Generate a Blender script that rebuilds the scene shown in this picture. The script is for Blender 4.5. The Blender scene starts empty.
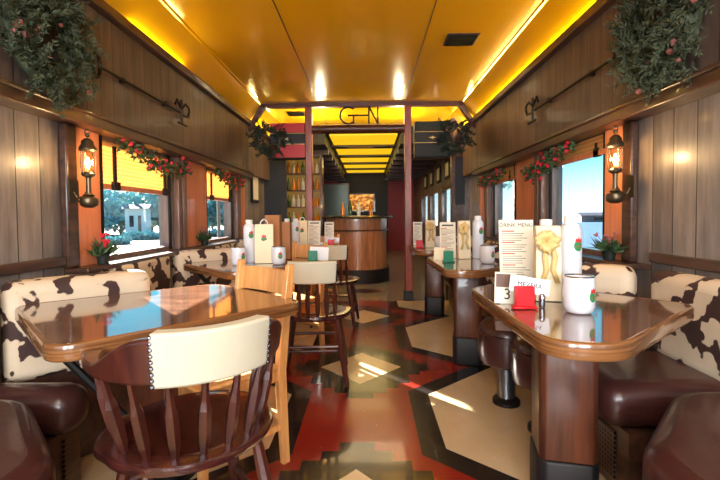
import bpy, bmesh, math, random
from mathutils import Vector, Matrix
random.seed(7)
PI = math.pi
SC = bpy.context.scene
COL = SC.collection
XC, WL, WR = -0.075, -1.62, 1.47
FL, FR = -1.53, 1.38           # inner faces of the upper wall band
P = 1.55                        # booth spacing

# ------------------------------------------------------------------ materials
def srgb(r, g, b):
    f = lambda c: (c/255/12.92) if c/255 <= .04045 else ((c/255+.055)/1.055)**2.4
    return (f(r), f(g), f(b), 1)
class NT:
    def __init__(s, name):
        s.m = bpy.data.materials.new(name); s.m.use_nodes = True
        s.t = s.m.node_tree; s.b = s.t.nodes['Principled BSDF']; s.out = s.t.nodes['Material Output']
    def n(s, kind, **kw):
        x = s.t.nodes.new(kind)
        for k, v in kw.items(): setattr(x, k, v)
        return x
    def l(s, a, b): s.t.links.new(a, b)
    def m_(s, op, a, b=None, c=None):
        x = s.n('ShaderNodeMath', operation=op)
        for i, v in enumerate((a, b, c)):
            if v is None: continue
            if isinstance(v, (int, float)): x.inputs[i].default_value = v
            else: s.l(v, x.inputs[i])
        return x.outputs[0]
    def mix(s, fac, a, b):
        x = s.n('ShaderNodeMix', data_type='RGBA')
        if isinstance(fac, (int, float)): x.inputs[0].default_value = fac
        else: s.l(fac, x.inputs[0])
        for i, v in ((6, a), (7, b)):
            if isinstance(v, tuple): x.inputs[i].default_value = v
            else: s.l(v, x.inputs[i])
        return x.outputs[2]
    def coords(s, scale=(1, 1, 1), kind='Object'):
        tc = s.n('ShaderNodeTexCoord'); mp = s.n('ShaderNodeMapping')
        mp.inputs['Scale'].default_value = scale
        s.l(tc.outputs[kind], mp.inputs[0]); return mp.outputs[0]
    def noise(s, vec, scale, detail=4, rough=.55):
        x = s.n('ShaderNodeTexNoise'); x.inputs['Scale'].default_value = scale
        x.inputs['Detail'].default_value = detail; x.inputs['Roughness'].default_value = rough
        s.l(vec, x.inputs['Vector']); return x.outputs['Fac']
    def bump(s, h, strength=.2, dist=.01):
        x = s.n('ShaderNodeBump'); x.inputs['Strength'].default_value = strength
        x.inputs['Distance'].default_value = dist
        s.l(h, x.inputs['Height']); s.l(x.outputs[0], s.b.inputs['Normal'])
    def ramp(s, fac, stops, interp='LINEAR'):
        x = s.n('ShaderNodeValToRGB'); r = x.color_ramp; r.interpolation = interp
        r.elements[0].position, r.elements[0].color = stops[0]
        r.elements[1].position, r.elements[1].color = stops[-1]
        for p, c in stops[1:-1]:
            e = r.elements.new(p); e.color = c
        s.l(fac, x.inputs[0]); return x.outputs[0]
    def base(s, c):
        if isinstance(c, tuple): s.b.inputs['Base Color'].default_value = c
        else: s.l(c, s.b.inputs['Base Color'])
    def set(s, rough=.5, metal=0, coat=0, spec=.5):
        s.b.inputs['Roughness'].default_value = rough; s.b.inputs['Metallic'].default_value = metal
        s.b.inputs['Coat Weight'].default_value = coat; s.b.inputs['Coat Roughness'].default_value = .045
        s.b.inputs['Specular IOR Level'].default_value = spec

def plain(name, c, rough=.5, metal=0, coat=0, var=.12, scale=14, bump=.05):
    t = NT(name); t.set(rough, metal, coat)
    v = t.coords(); nz = t.noise(v, scale)
    t.base(t.mix(nz, tuple(x*(1-var) for x in c[:3])+(1,), tuple(min(1, x*(1+var)) for x in c[:3])+(1,)))
    if bump: t.bump(nz, bump, .004)
    return t.m
def wood(name, c1, c2, axis='z', rough=.35, coat=.3, sc=1.0):
    t = NT(name); t.set(rough, 0, coat)
    k = {'x': (1.2, 14, 14), 'y': (14, 1.2, 14), 'z': (14, 14, 1.2)}[axis]
    v = t.coords(tuple(q*sc for q in k)); nz = t.noise(v, 2.2, 7, .62)
    v2 = t.coords(tuple(q*sc*.25 for q in k)); n2 = t.noise(v2, 2.0, 3)
    f = t.m_('ADD', t.m_('MULTIPLY', nz, .7), t.m_('MULTIPLY', n2, .3))
    t.base(t.ramp(f, [(.36, c1), (.62, c2)])); t.bump(nz, .12, .003)
    return t.m
def planks(name, c1, c2, w=.145, rough=.38, coat=.15, off=0):
    t = NT(name); t.set(rough, 0, coat)
    tc = t.n('ShaderNodeTexCoord'); sp = t.n('ShaderNodeSeparateXYZ'); t.l(tc.outputs['Object'], sp.inputs[0])
    ps = t.m_('DIVIDE', t.m_('ADD', sp.outputs[1], 50+off), w)
    fr = t.m_('FRACT', ps); idx = t.m_('FLOOR', ps)
    g = t.m_('ABSOLUTE', t.m_('SUBTRACT', fr, .5))
    groove = t.m_('GREATER_THAN', g, .478)
    cb = t.n('ShaderNodeCombineXYZ')
    t.l(t.m_('MULTIPLY', sp.outputs[1], 9), cb.inputs[1]); t.l(t.m_('MULTIPLY', sp.outputs[2], 1.1), cb.inputs[2])
    t.l(t.m_('MULTIPLY', idx, 7.31), cb.inputs[0])
    nz = t.noise(cb.outputs[0], 2.6, 7, .6)
    wn = t.n('ShaderNodeTexWhiteNoise', noise_dimensions='1D'); t.l(idx, wn.inputs['W'])
    f = t.m_('ADD', t.m_('MULTIPLY', nz, .8), t.m_('MULTIPLY', wn.outputs['Value'], .2))
    c = t.ramp(f, [(.34, c1), (.72, c2)])
    t.base(t.mix(groove, c, tuple(x*.22 for x in c1[:3])+(1,)))
    h = t.m_('SUBTRACT', t.m_('MULTIPLY', nz, .12), groove); t.bump(h, .5, .004)
    return t.m
def cow(name, scale=6.5, off=0.0):
    t = NT(name); t.set(.75)
    v = t.coords((1, 1, 1)); mp = v.node; mp.inputs['Location'].default_value = (off, off*1.7, 0)
    nz = t.noise(v, scale, 2.2, .45)
    fine = t.noise(v, 160, 2)
    f = t.m_('ADD', nz, t.m_('MULTIPLY', t.m_('SUBTRACT', fine, .5), .02))
    t.base(t.ramp(f, [(0, srgb(218, 204, 182)), (.522, srgb(208, 190, 164)), (.534, srgb(62, 38, 34)), (1, srgb(45, 27, 25))]))
    t.bump(fine, .15, .002); return t.m
def glow(name, c, s):
    t = NT(name); t.base((.02, .02, .02, 1)); t.b.inputs['Emission Color'].default_value = c
    t.b.inputs['Emission Strength'].default_value = s; return t.m
def glass(name, tint=(1, 1, 1, 1), refl=.08):
    t = NT(name); t.t.nodes.remove(t.b)
    a = t.n('ShaderNodeBsdfTransparent'); a.inputs[0].default_value = tint
    g = t.n('ShaderNodeBsdfGlossy'); g.inputs['Roughness'].default_value = .02
    lw = t.n('ShaderNodeLayerWeight'); lw.inputs[0].default_value = .5
    mx = t.n('ShaderNodeMixShader')
    t.l(t.m_('ADD', t.m_('MULTIPLY', t.m_('POWER', lw.outputs['Facing'], 5), .7), refl*.2), mx.inputs[0])
    t.l(a.outputs[0], mx.inputs[1]); t.l(g.outputs[0], mx.inputs[2]); t.l(mx.outputs[0], t.out.inputs[0])
    return t.m

M = {}
M['panel'] = planks('panel_wood', srgb(98, 92, 90), srgb(148, 138, 132))
M['frieze'] = planks('frieze_wood', srgb(70, 58, 53), srgb(112, 92, 82), w=.12, off=.03, rough=.5, coat=.05)
M['dark_trim'] = wood('dark_trim_wood', srgb(44, 28, 22), srgb(86, 56, 42), 'y')
M['beam'] = wood('beam_wood', srgb(46, 18, 12), srgb(92, 34, 20), 'x', coat=.1, rough=.45)
M['post'] = wood('post_wood', srgb(84, 28, 12), srgb(176, 70, 34), 'z', coat=.1, rough=.35)
M['pilaster'] = wood('orange_wood', srgb(196, 112, 74), srgb(224, 146, 104), 'z', rough=.4, sc=.6)
M['jamb'] = wood('jamb_wood', srgb(96, 72, 62), srgb(140, 110, 96), 'z')
M['black'] = plain('black_paint', srgb(18, 16, 18), .55)
M['navy'] = plain('navy_paint', srgb(28, 34, 44), .6)
M['iron'] = plain('black_iron', srgb(34, 30, 28), .5, .6)
M['brass'] = plain('aged_brass', srgb(96, 84, 66), .35, .85)
M['chrome'] = plain('chrome', srgb(180, 182, 186), .12, 1, bump=0)
M['steel'] = plain('brushed_steel', srgb(120, 122, 128), .3, .9)
M['leather'] = plain('brown_leather', srgb(66, 35, 32), .32, 0, .25, .18, 30, .25)
M['cow'] = cow('cowhide', 10.0)
M['chair_wood'] = wood('mahogany_chair', srgb(38, 16, 12), srgb(82, 36, 26), 'z', rough=.3, coat=.35)
M['seat_wood'] = wood('mahogany_seat', srgb(36, 15, 15), srgb(72, 32, 28), 'y', rough=.2, coat=.7)
M['pine'] = wood('pine_chair', srgb(196, 128, 66), srgb(232, 172, 104), 'z', rough=.4)
M['hide'] = plain('cream_hide', srgb(194, 189, 168), .6, var=.06)
M['nail'] = plain('nailhead', srgb(90, 86, 92), .25, .9)
M['ped'] = wood('pedestal_wood', srgb(52, 26, 18), srgb(104, 56, 36), 'z', coat=.35)
M['white'] = plain('white_enamel', srgb(226, 228, 236), .25, 0, .3, .02, bump=0)
M['cream'] = plain('cream_paper', srgb(240, 226, 192), .6, var=.05)
M['ribbon'] = plain('gold_tulle', srgb(222, 190, 124), .5, var=.25, scale=40)
M['paper'] = plain('menu_paper', srgb(232, 226, 206), .7, var=.03)
M['card'] = plain('white_card', srgb(236, 238, 242), .6, var=.02)
M['ink'] = plain('black_ink', srgb(30, 28, 32), .7)
M['redink'] = plain('red_ink', srgb(190, 60, 50), .7)
M['greyink'] = plain('grey_ink', srgb(120, 112, 104), .7)
M['redblk'] = plain('red_plastic', srgb(206, 22, 34), .35)
M['greenblk'] = plain('green_plastic', srgb(10, 122, 92), .35)
M['leaf'] = plain('leaf_green', srgb(58, 84, 50), .6, var=.4, scale=9)
M['leaf2'] = plain('evergreen', srgb(66, 76, 54), .7, var=.45, scale=7)
M['leaf3'] = plain('dark_evergreen', srgb(40, 52, 44), .7, var=.4, scale=7)
M['berry'] = plain('red_flower', srgb(206, 34, 58), .5, var=.2)
M['pink'] = plain('dusty_pink', srgb(150, 88, 84), .6, var=.2)
M['box'] = plain('brown_cardboard', srgb(166, 110, 66), .7)
M['logo_g'] = plain('emblem_green', srgb(40, 140, 80), .5)
M['logo_r'] = plain('emblem_red', srgb(206, 50, 56), .5)
M['logo_b'] = plain('emblem_brown', srgb(120, 110, 70), .5)
M['redpaint'] = plain('red_paint', srgb(178, 22, 34), .4)
M['greenpaint'] = plain('dark_green_paint', srgb(22, 30, 26), .6)
M['gold'] = plain('gold_line', srgb(210, 180, 110), .4, .3)
M['glass'] = glass('window_glass')
M['lampglass'] = glass('lamp_glass', (1, .93, .8, 1), .2)
M['flame'] = glow('lamp_bulb', (1, .55, .15, 1), 16)
M['cove'] = glow('cove_tube', (1, .8, .22, 1), 30)
M['bamboo'] = None; M['fill_tube'] = glow('fill_tube_far', (1, .82, .25, 1), 110)  # far tubes are added to brighten the ceiling beyond the sign
M['redwall'] = plain('red_wall', srgb(150, 14, 26), .5)
M['barwood'] = wood('bar_wood', srgb(136, 84, 54), srgb(186, 128, 88), 'z', rough=.3, coat=.4)
M['bottle_a'] = plain('amber_bottle', srgb(190, 110, 20), .15, 0, .4)
M['bottle_g'] = plain('green_bottle', srgb(40, 80, 40), .15, 0, .4)
M['bottle_c'] = plain('clear_bottle', srgb(200, 196, 180), .15, 0, .4)

# gold ceiling enamel
t = NT('gold_ceiling'); t.set(.2, 0, .5)
v = t.coords((1, .35, 1)); nz = t.noise(v, 1.5, 3)
t.base(t.mix(nz, srgb(226, 160, 8), srgb(240, 184, 14)))
t.bump(t.noise(t.coords((3, .6, 1)), 3.0, 3), .12, .02); M['gold_ceiling'] = t.m
# far light panels
t = NT('amber_light_panel'); v = t.coords()
t.base((.3, .2, .02, 1)); t.l(t.mix(t.noise(v, 3), (1, .50, .0, 1), (1, .66, .02, 1)), t.b.inputs['Emission Color'])
t.b.inputs['Emission Strength'].default_value = .52; M['panel_light'] = t.m
# translucent woven shade
t = NT('woven_shade'); v = t.coords((1, 1, 1))
sp = t.n('ShaderNodeSeparateXYZ'); t.l(v, sp.inputs[0])
st = t.m_('SINE', t.m_('MULTIPLY', sp.outputs[2], 230))
c = t.mix(t.m_('ADD', t.m_('MULTIPLY', st, .3), .5), srgb(216, 164, 104), srgb(242, 204, 146))
df = t.n('ShaderNodeBsdfDiffuse'); tr = t.n('ShaderNodeBsdfTranslucent'); mx = t.n('ShaderNodeMixShader'); mx.inputs[0].default_value = .6
t.l(c, df.inputs[0]); t.l(c, tr.inputs[0]); t.l(df.outputs[0], mx.inputs[1]); t.l(tr.outputs[0], mx.inputs[2]); t.l(mx.outputs[0], t.out.inputs[0])
M['bamboo'] = t.m
# table top
t = NT('varnished_table_top'); t.set(.12, 0, .8)
v = t.coords((3, 9, 3)); nz = t.noise(v, 2.2, 7, .6)
t.base(t.ramp(nz, [(.35, srgb(92, 64, 50)), (.65, srgb(130, 96, 76))])); t.bump(t.noise(t.coords(), 60, 2), .03, .001); M['top'] = t.m
t = NT('brass_oak_edging'); t.set(.22, 0, .6)
v = t.coords((1.5, 1.5, 60)); nz = t.noise(v, 2.0, 5, .55)
t.base(t.ramp(nz, [(.34, srgb(88, 54, 30)), (.66, srgb(146, 98, 56))])); M['edge'] = t.m
# grille
t = NT('woven_metal_grille'); t.set(.4, .7); v = t.coords(); sp = t.n('ShaderNodeSeparateXYZ'); t.l(v, sp.inputs[0])
a = t.m_('GREATER_THAN', t.m_('FRACT', t.m_('MULTIPLY', t.m_('ADD', sp.outputs[1], 9), 52)), .35)
b = t.m_('GREATER_THAN', t.m_('FRACT', t.m_('MULTIPLY', t.m_('ADD', sp.outputs[2], 9), 52)), .35)
t.base(t.mix(t.m_('MULTIPLY', a, b), srgb(110, 84, 70), srgb(14, 10, 10))); M['grille'] = t.m
# floor
t = NT('patterned_floor'); t.set(.22, 0, .25)
tc = t.n('ShaderNodeTexCoord'); sp = t.n('ShaderNodeSeparateXYZ'); t.l(tc.outputs['Object'], sp.inputs[0])
X, Y = sp.outputs[0], sp.outputs[1]
PF = 1.545
xa = t.m_('ABSOLUTE', t.m_('SUBTRACT', X, -.06))
fr = t.m_('FRACT', t.m_('ADD', t.m_('DIVIDE', t.m_('SUBTRACT', Y, 1.48-PF*8), PF), .5))
ym = t.m_('MULTIPLY', t.m_('ABSOLUTE', t.m_('SUBTRACT', fr, .5)), PF)
ys = t.m_('SUBTRACT', PF/2, ym)
tan1 = t.m_('LESS_THAN', t.m_('ADD', t.m_('DIVIDE', ym, .31), t.m_('DIVIDE', xa, .29)), 1)
q = lambda a, s: t.m_('MULTIPLY', t.m_('ADD', t.m_('FLOOR', t.m_('DIVIDE', a, s)), .5), s)
blk1 = t.m_('LESS_THAN', t.m_('ADD', t.m_('DIVIDE', q(ym, .075), .58), t.m_('DIVIDE', q(xa, .082), .54)), 1)
tan2 = t.m_('GREATER_THAN', xa, t.m_('ADD', .42, t.m_('MULTIPLY', t.m_('MAXIMUM', t.m_('SUBTRACT', ys, .30), 0), 1.12)))
blk2 = t.m_('GREATER_THAN', xa, t.m_('ADD', .30, t.m_('MULTIPLY', t.m_('MAXIMUM', t.m_('SUBTRACT', ys, .35), 0), 1.12)))
nz = t.noise(t.coords(), 3.0, 5); n2 = t.noise(t.coords(), 20, 4)
red = t.mix(nz, srgb(104, 22, 16), srgb(146, 34, 24)); blk = t.mix(n2, srgb(20, 16, 16), srgb(36, 30, 28))
tan = t.mix(nz, srgb(186, 160, 122), srgb(214, 190, 150))
c = t.mix(t.m_('MAXIMUM', blk1, blk2), red, blk); c = t.mix(t.m_('MAXIMUM', tan1, tan2), c, tan)
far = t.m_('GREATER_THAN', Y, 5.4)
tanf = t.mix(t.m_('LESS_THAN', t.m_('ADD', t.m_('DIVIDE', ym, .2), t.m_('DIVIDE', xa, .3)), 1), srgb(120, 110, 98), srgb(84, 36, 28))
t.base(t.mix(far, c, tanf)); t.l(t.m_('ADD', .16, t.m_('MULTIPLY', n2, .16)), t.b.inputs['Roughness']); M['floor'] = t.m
# outside ground
t = NT('pale_ground'); t.set(.95); nz = t.noise(t.coords(), .15, 6)
t.base(t.ramp(nz, [(.35, srgb(84, 76, 62)), (.65, srgb(124, 111, 93))])); M['ground'] = t.m

# ------------------------------------------------------------------ mesh helpers
def BM(): return bmesh.new()
def box(bm, lo, hi, mat=None):
    lo, hi = Vector(lo), Vector(hi)
    r = bmesh.ops.create_cube(bm, size=1)['verts']
    for v in r:
        v.co = Vector([lo[i]+(v.co[i]+.5)*(hi[i]-lo[i]) for i in range(3)])
        if mat is not None: v.co = mat @ v.co
    return r
def prism(bm, poly, z0, z1, mat=None):
    n = len(poly)
    a = [bm.verts.new((x, y, z0)) for x, y in poly]; b = [bm.verts.new((x, y, z1)) for x, y in poly]
    bm.faces.new(a[::-1]); bm.faces.new(b)
    for i in range(n): bm.faces.new((a[i], a[(i+1) % n], b[(i+1) % n], b[i]))
    if mat is not None:
        for v in a+b: v.co = mat @ v.co
def tube(bm, pts, rad, seg=10, closed=False, cap=True):
    pts = [Vector(p) for p in pts]; n = len(pts)
    rads = rad if isinstance(rad, (list, tuple)) else [rad]*n
    rings = []; up = None
    for i, p in enumerate(pts):
        if closed: d = pts[(i+1) % n]-pts[i-1]
        else: d = pts[min(i+1, n-1)]-pts[max(i-1, 0)]
        d.normalize()
        if up is None:
            up = Vector((0, 0, 1)) if abs(d.z) < .9 else Vector((1, 0, 0))
        s = d.cross(up).normalized(); u = s.cross(d).normalized(); up = u
        rings.append([bm.verts.new(p+(s*math.cos(2*PI*k/seg)+u*math.sin(2*PI*k/seg))*rads[i]) for k in range(seg)])
    for i in range(n if closed else n-1):
        A, B = rings[i], rings[(i+1) % n]
        for k in range(seg): bm.faces.new((A[k], A[(k+1) % seg], B[(k+1) % seg], B[k]))
    if cap and not closed:
        bm.faces.new(rings[0][::-1]); bm.faces.new(rings[-1])
def lathe(bm, prof, c=(0, 0, 0), seg=20, sx=1, sy=1):
    c = Vector(c); rings = []
    for r, z in prof:
        rings.append([bm.verts.new(c+Vector((max(r, 1e-4)*sx*math.cos(2*PI*k/seg), max(r, 1e-4)*sy*math.sin(2*PI*k/seg), z))) for k in range(seg)])
    for A, B in zip(rings, rings[1:]):
        for k in range(seg): bm.faces.new((A[k], A[(k+1) % seg], B[(k+1) % seg], B[k]))
    bm.faces.new(rings[0][::-1]); bm.faces.new(rings[-1])
def ball(bm, c, r, seg=10):
    s = bmesh.ops.create_icosphere(bm, subdivisions=1 if seg < 10 else 2, radius=1)['verts']
    rr = r if isinstance(r, tuple) else (r, r, r)
    for v in s: v.co = Vector(c)+Vector((v.co.x*rr[0], v.co.y*rr[1], v.co.z*rr[2]))
def rounded(poly, r, seg=5):
    out = []; n = len(poly)
    for i in range(n):
        p = Vector(poly[i]); a = Vector(poly[i-1]); b = Vector(poly[(i+1) % n])
        rr = r[i] if isinstance(r, (list, tuple)) else r
        u = (a-p); v = (b-p); rr = min(rr, u.length*.45, v.length*.45)
        A = p+u.normalized()*rr; B = p+v.normalized()*rr
        for k in range(seg+1):
            t_ = k/seg; q_ = A*(1-t_)**2+p*2*t_*(1-t_)+B*t_**2; out.append((q_.x, q_.y))
    return out
def obj(name, bm, mat, parent=None, bevel=0, smooth=False, seg=2, kind=None, loc=None):
    bmesh.ops.recalc_face_normals(bm, faces=bm.faces[:])
    me = bpy.data.meshes.new(name); bm.to_mesh(me); bm.free()
    me.materials.append(mat)
    if smooth:
        for p_ in me.polygons: p_.use_smooth = True
        if hasattr(me, 'set_sharp_from_angle'): me.set_sharp_from_angle(angle=math.radians(42))
    o = bpy.data.objects.new(name, me); COL.objects.link(o)
    if parent: o.parent = parent
    if loc: o.location = loc
    if bevel:
        b = o.modifiers.new('bevel', 'BEVEL'); b.width = bevel; b.segments = seg; b.limit_method = 'ANGLE'; b.harden_normals = False
        for p_ in me.polygons: p_.use_smooth = True
        if hasattr(me, 'set_sharp_from_angle'): me.set_sharp_from_angle(angle=math.radians(50))
    if kind: o['kind'] = kind
    return o
def struct(name, bm, mat, **k): return obj(name, bm, mat, kind='structure', **k)
def tag(o, label, cat, group=None, kind=None):
    o['label'] = label; o['category'] = cat
    if group: o['group'] = group
    if kind: o['kind'] = kind
    return o
def thing(name, label, cat, loc=(0, 0, 0), rz=0, group=None):
    o = bpy.data.objects.new(name, None); COL.objects.link(o); o.empty_display_size = .1
    o.location = loc; o.rotation_euler = (0, 0, rz); return tag(o, label, cat, group)
def dup(src, loc, rz=0, label=None, group=None, scale=None):
    def cp(o, par):
        c = o.copy(); COL.objects.link(c)
        if par: c.parent = par
        for ch in list(o.children): cp(ch, c)
        return c
    r = cp(src, None); r.location = loc; r.rotation_euler = (0, 0, rz)
    if label: r['label'] = label
    if group: r['group'] = group
    if scale: r.scale = scale
    return r
def textobj(name, s, size, mat, parent, loc, rot, ext=.0006, bold=False):
    cu = bpy.data.curves.new(name, 'FONT'); cu.body = s; cu.size = size; cu.extrude = ext
    cu.align_x = 'CENTER'; cu.align_y = 'CENTER'
    if bold: cu.offset = 0
    tmp = bpy.data.objects.new(name, cu); COL.objects.link(tmp)
    dg = bpy.context.evaluated_depsgraph_get(); me = bpy.data.meshes.new_from_object(tmp.evaluated_get(dg))
    bpy.data.objects.remove(tmp); me.materials.clear(); me.materials.append(mat)
    o = bpy.data.objects.new(name, me); COL.objects.link(o); o.parent = parent; o.location = loc; o.rotation_euler = rot
    return o
def leafcard(bm, p, d, n, L, w):
    p, d, n = Vector(p), Vector(d).normalized(), Vector(n)
    s = d.cross(n)
    if s.length < 1e-3: s = d.cross(Vector((1, .3, .2)))
    s.normalize(); u = s.cross(d)*w*.35
    a = bm.verts.new(p); b = bm.verts.new(p+d*L*.45+s*w*.5+u); c = bm.verts.new(p+d*L); e = bm.verts.new(p+d*L*.45-s*w*.5+u)
    bm.faces.new((a, b, c)); bm.faces.new((a, c, e))
def rv(): 
    while 1:
        v = Vector((random.uniform(-1, 1), random.uniform(-1, 1), random.uniform(-1, 1)))
        if .05 < v.length < 1: return v

# ------------------------------------------------------------------ room shell
Y0, YP, YE = -2.6, 5.45, 13.4
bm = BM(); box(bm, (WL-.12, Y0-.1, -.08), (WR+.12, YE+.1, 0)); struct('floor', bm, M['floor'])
ZS, ZH = .83, 1.62
HI = {'L': [(-2.3, -1.3), (-.75, .35), (2.49, 3.46), (4.15, 5.03)],
      'R': [(-2.3, -1.3), (-.75, .35), (2.60, 3.47), (4.20, 4.99), (7.3, 8.5), (8.85, 10.05), (10.4, 11.6)]}
def side_wall(side, x, o):
    bm = BM(); xs = sorted((x, x+o*.12))
    z0, z1 = ZS, ZH
    box(bm, (xs[0], Y0, 0), (xs[1], YE, ZS)); box(bm, (xs[0], Y0, ZH), (xs[1], YE, 2.62))
    ys_ = [Y0]+[v for w in HI[side] for v in w]+[YE]
    for a, b in zip(ys_[::2], ys_[1::2]): box(bm, (xs[0], a, ZS), (xs[1], b, ZH))
    return bm
struct('wall_left', side_wall('L', WL, -1), M['panel'])
struct('wall_right', side_wall('R', WR, 1), M['panel'])
# upper wall band (plank frieze) standing proud of the wall
for nm, x, f in (('wall_left_upper', WL, FL), ('wall_right_upper', WR, FR)):
    bm = BM(); a, b = sorted((x, f)); box(bm, (a, Y0, 1.66), (b, 6.9, 2.33)); struct(nm, bm, M['frieze'])
k = 1
for x, f, s in ((WL, FL, 1), (WR, FR, -1)):
    bm = BM(); a, b = sorted((x, f+s*.035)); box(bm, (a, Y0, 1.60), (b, YP, 1.66)); box(bm, *[(sorted((x, f+s*.05))[i], (Y0, YP)[i], (1.655, 1.675)[i]) for i in (0, 1)])
    struct('trim_%d' % k, bm, M['dark_trim'], bevel=.006); k += 1
    bm = BM(); a, b = sorted((f-s*.02, f+s*.05)); box(bm, (a, Y0, 2.27), (b, 6.9, 2.335)); struct('trim_%d' % k, bm, M['dark_trim'], bevel=.01); k += 1
    # window ledge
    bm = BM(); a, b = sorted((x-s*.02, x+s*.13)); box(bm, (a, 2.20, .805), (b, YP, .833)); struct('trim_%d' % k, bm, M['dark_trim'], bevel=.006); k += 1
    # chair rail on near wall
    bm = BM(); a, b = sorted((x, x+s*.03)); box(bm, (a, Y0, .85), (b, 2.18, .90)); struct('trim_%d' % k, bm, M['dark_trim'], bevel=.005); k += 1
    # pilasters
    for (p0, p1) in ((2.27, 2.475) if s > 0 else (2.40, 2.59), (3.64, 4.12), (5.2, 5.42)):
        bm = BM(); a, b = sorted((x, x+s*.03)); box(bm, (a, p0, .833), (b, p1, 1.60)); struct('trim_%d' % k, bm, M['pilaster'], bevel=.004); k += 1
    for (p0, p1) in ((3.475, 3.52), (3.555, 3.63), (5.05, 5.09), (5.12, 5.19)):
        bm = BM(); a, b = sorted((x, x+s*.05)); box(bm, (a, p0, .833), (b, p1, 1.60)); struct('trim_%d' % k, bm, M['jamb'], bevel=.006); k += 1
    bm = BM(); a, b = sorted((x, x+s*.045)); box(bm, (a, 2.18 if s > 0 else 2.31, .833), (b, 2.265 if s > 0 else 2.395, 1.60)); struct('trim_%d' % k, bm, M['dark_trim'], bevel=.01); k += 1
# ceiling: flat field and two slopes
bm = BM()
cl, cr, zc, zs = XC-1.29, XC+1.29, 2.55, 2.33
def quad(bm, *ps): bm.faces.new([bm.verts.new(p) for p in ps])
for ya, yb in ((Y0, YP-.02), (YP-.02, 6.95)):
    box(bm, (cl, ya, zc), (cr, yb, zc+.03))
    for xe, xi in ((FL-.05, cl), (FR+.05, cr)):
        ps = [(xe, ya, zs-.02), (xi, ya, zc), (xi, ya, zc+.05), (xe, ya, zs+.05)]
        A = [bm.verts.new(p) for p in ps]; B = [bm.verts.new((p[0], yb, p[2])) for p in ps]
        bm.faces.new(A); bm.faces.new(B[::-1])
        for i in range(4): bm.faces.new((A[i], B[i], B[(i+1) % 4], A[(i+1) % 4]))
struct('ceiling', bm, M['gold_ceiling'])
for xx in (XC-.55, XC+.55):
    bm = BM(); box(bm, (xx-.004, Y0, zc-.003), (xx+.004, 6.9, zc+.004)); struct('trim_%d' % k, bm, M['dark_trim']); k += 1
for xx in (cl, cr):
    bm = BM(); box(bm, (xx-.012, Y0, zc-.012), (xx+.012, YP, zc+.004)); struct('trim_%d' % k, bm, M['gold_ceiling']); k += 1
# unseen near end wall; its glazed opening is added to let skylight in
bm = BM()
box(bm, (WL-.1, Y0-.1, 0), (WR+.1, Y0, .9)); box(bm, (WL-.1, Y0-.1, 2.1), (WR+.1, Y0, 2.65))
box(bm, (WL-.1, Y0-.1, .9), (WL+.35, Y0, 2.1)); box(bm, (WR-.35, Y0-.1, .9), (WR+.1, Y0, 2.1)); box(bm, (-.2, Y0-.1, .9), (.1, Y0, 2.1))
struct('wall_near', bm, M['panel'])
# far end wall, painted red on the right of a dark panel
bm = BM(); box(bm, (WL-.1, YE, 0), (WR+.1, YE+.1, 2.65)); struct('wall_far', bm, M['redwall'])
bm = BM(); box(bm, (-.95, YE-.12, 0), (.62, YE-.005, 2.4)); struct('trim_%d' % k, bm, M['black']); k += 1
# lowered dark ceiling of the bar section with a coffer of amber light panels
for a, b in ((WL, XC-.62), (XC+.62, WR)):
    bm = BM(); box(bm, (a, 6.95, 2.28), (b, YE, 2.6)); struct('ceiling_far', bm, M['black'])
bm = BM(); box(bm, (WL, 6.9, 2.5), (WR, 6.95, 2.65)); struct('ceiling_far', bm, M['black'])
bm = BM(); box(bm, (XC-.62, 6.95, 2.47), (XC+.62, YE, 2.6)); struct('ceiling_far', bm, M['black'])
for i in range(5):
    ya = 7.05+i*1.28
    bm = BM(); box(bm, (XC-.56, ya, 2.44), (XC+.58, ya+.93, 2.468))
    tag(obj('light_panel', bm, M['panel_light'], bevel=.004), 'glowing amber ceiling light panel above the bar, %s from the sign' % ['first', 'second', 'third', 'fourth', 'fifth'][i], 'ceiling light', 'amber light panels over the bar')
    bm = BM(); box(bm, (XC-.62, ya+.97, 2.415), (XC+.62, ya+1.24, 2.469)); struct('trim_%d' % k, bm, M['dark_trim']); k += 1
for i in range(8):
    for (a, b) in ((WL, XC-.62), (XC+.62, WR)):
        bm = BM(); ya = 7.5+i*.8; box(bm, (a, ya, 2.2), (b, ya+.12, 2.285)); struct('trim_%d' % k, bm, M['dark_trim']); k += 1

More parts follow.
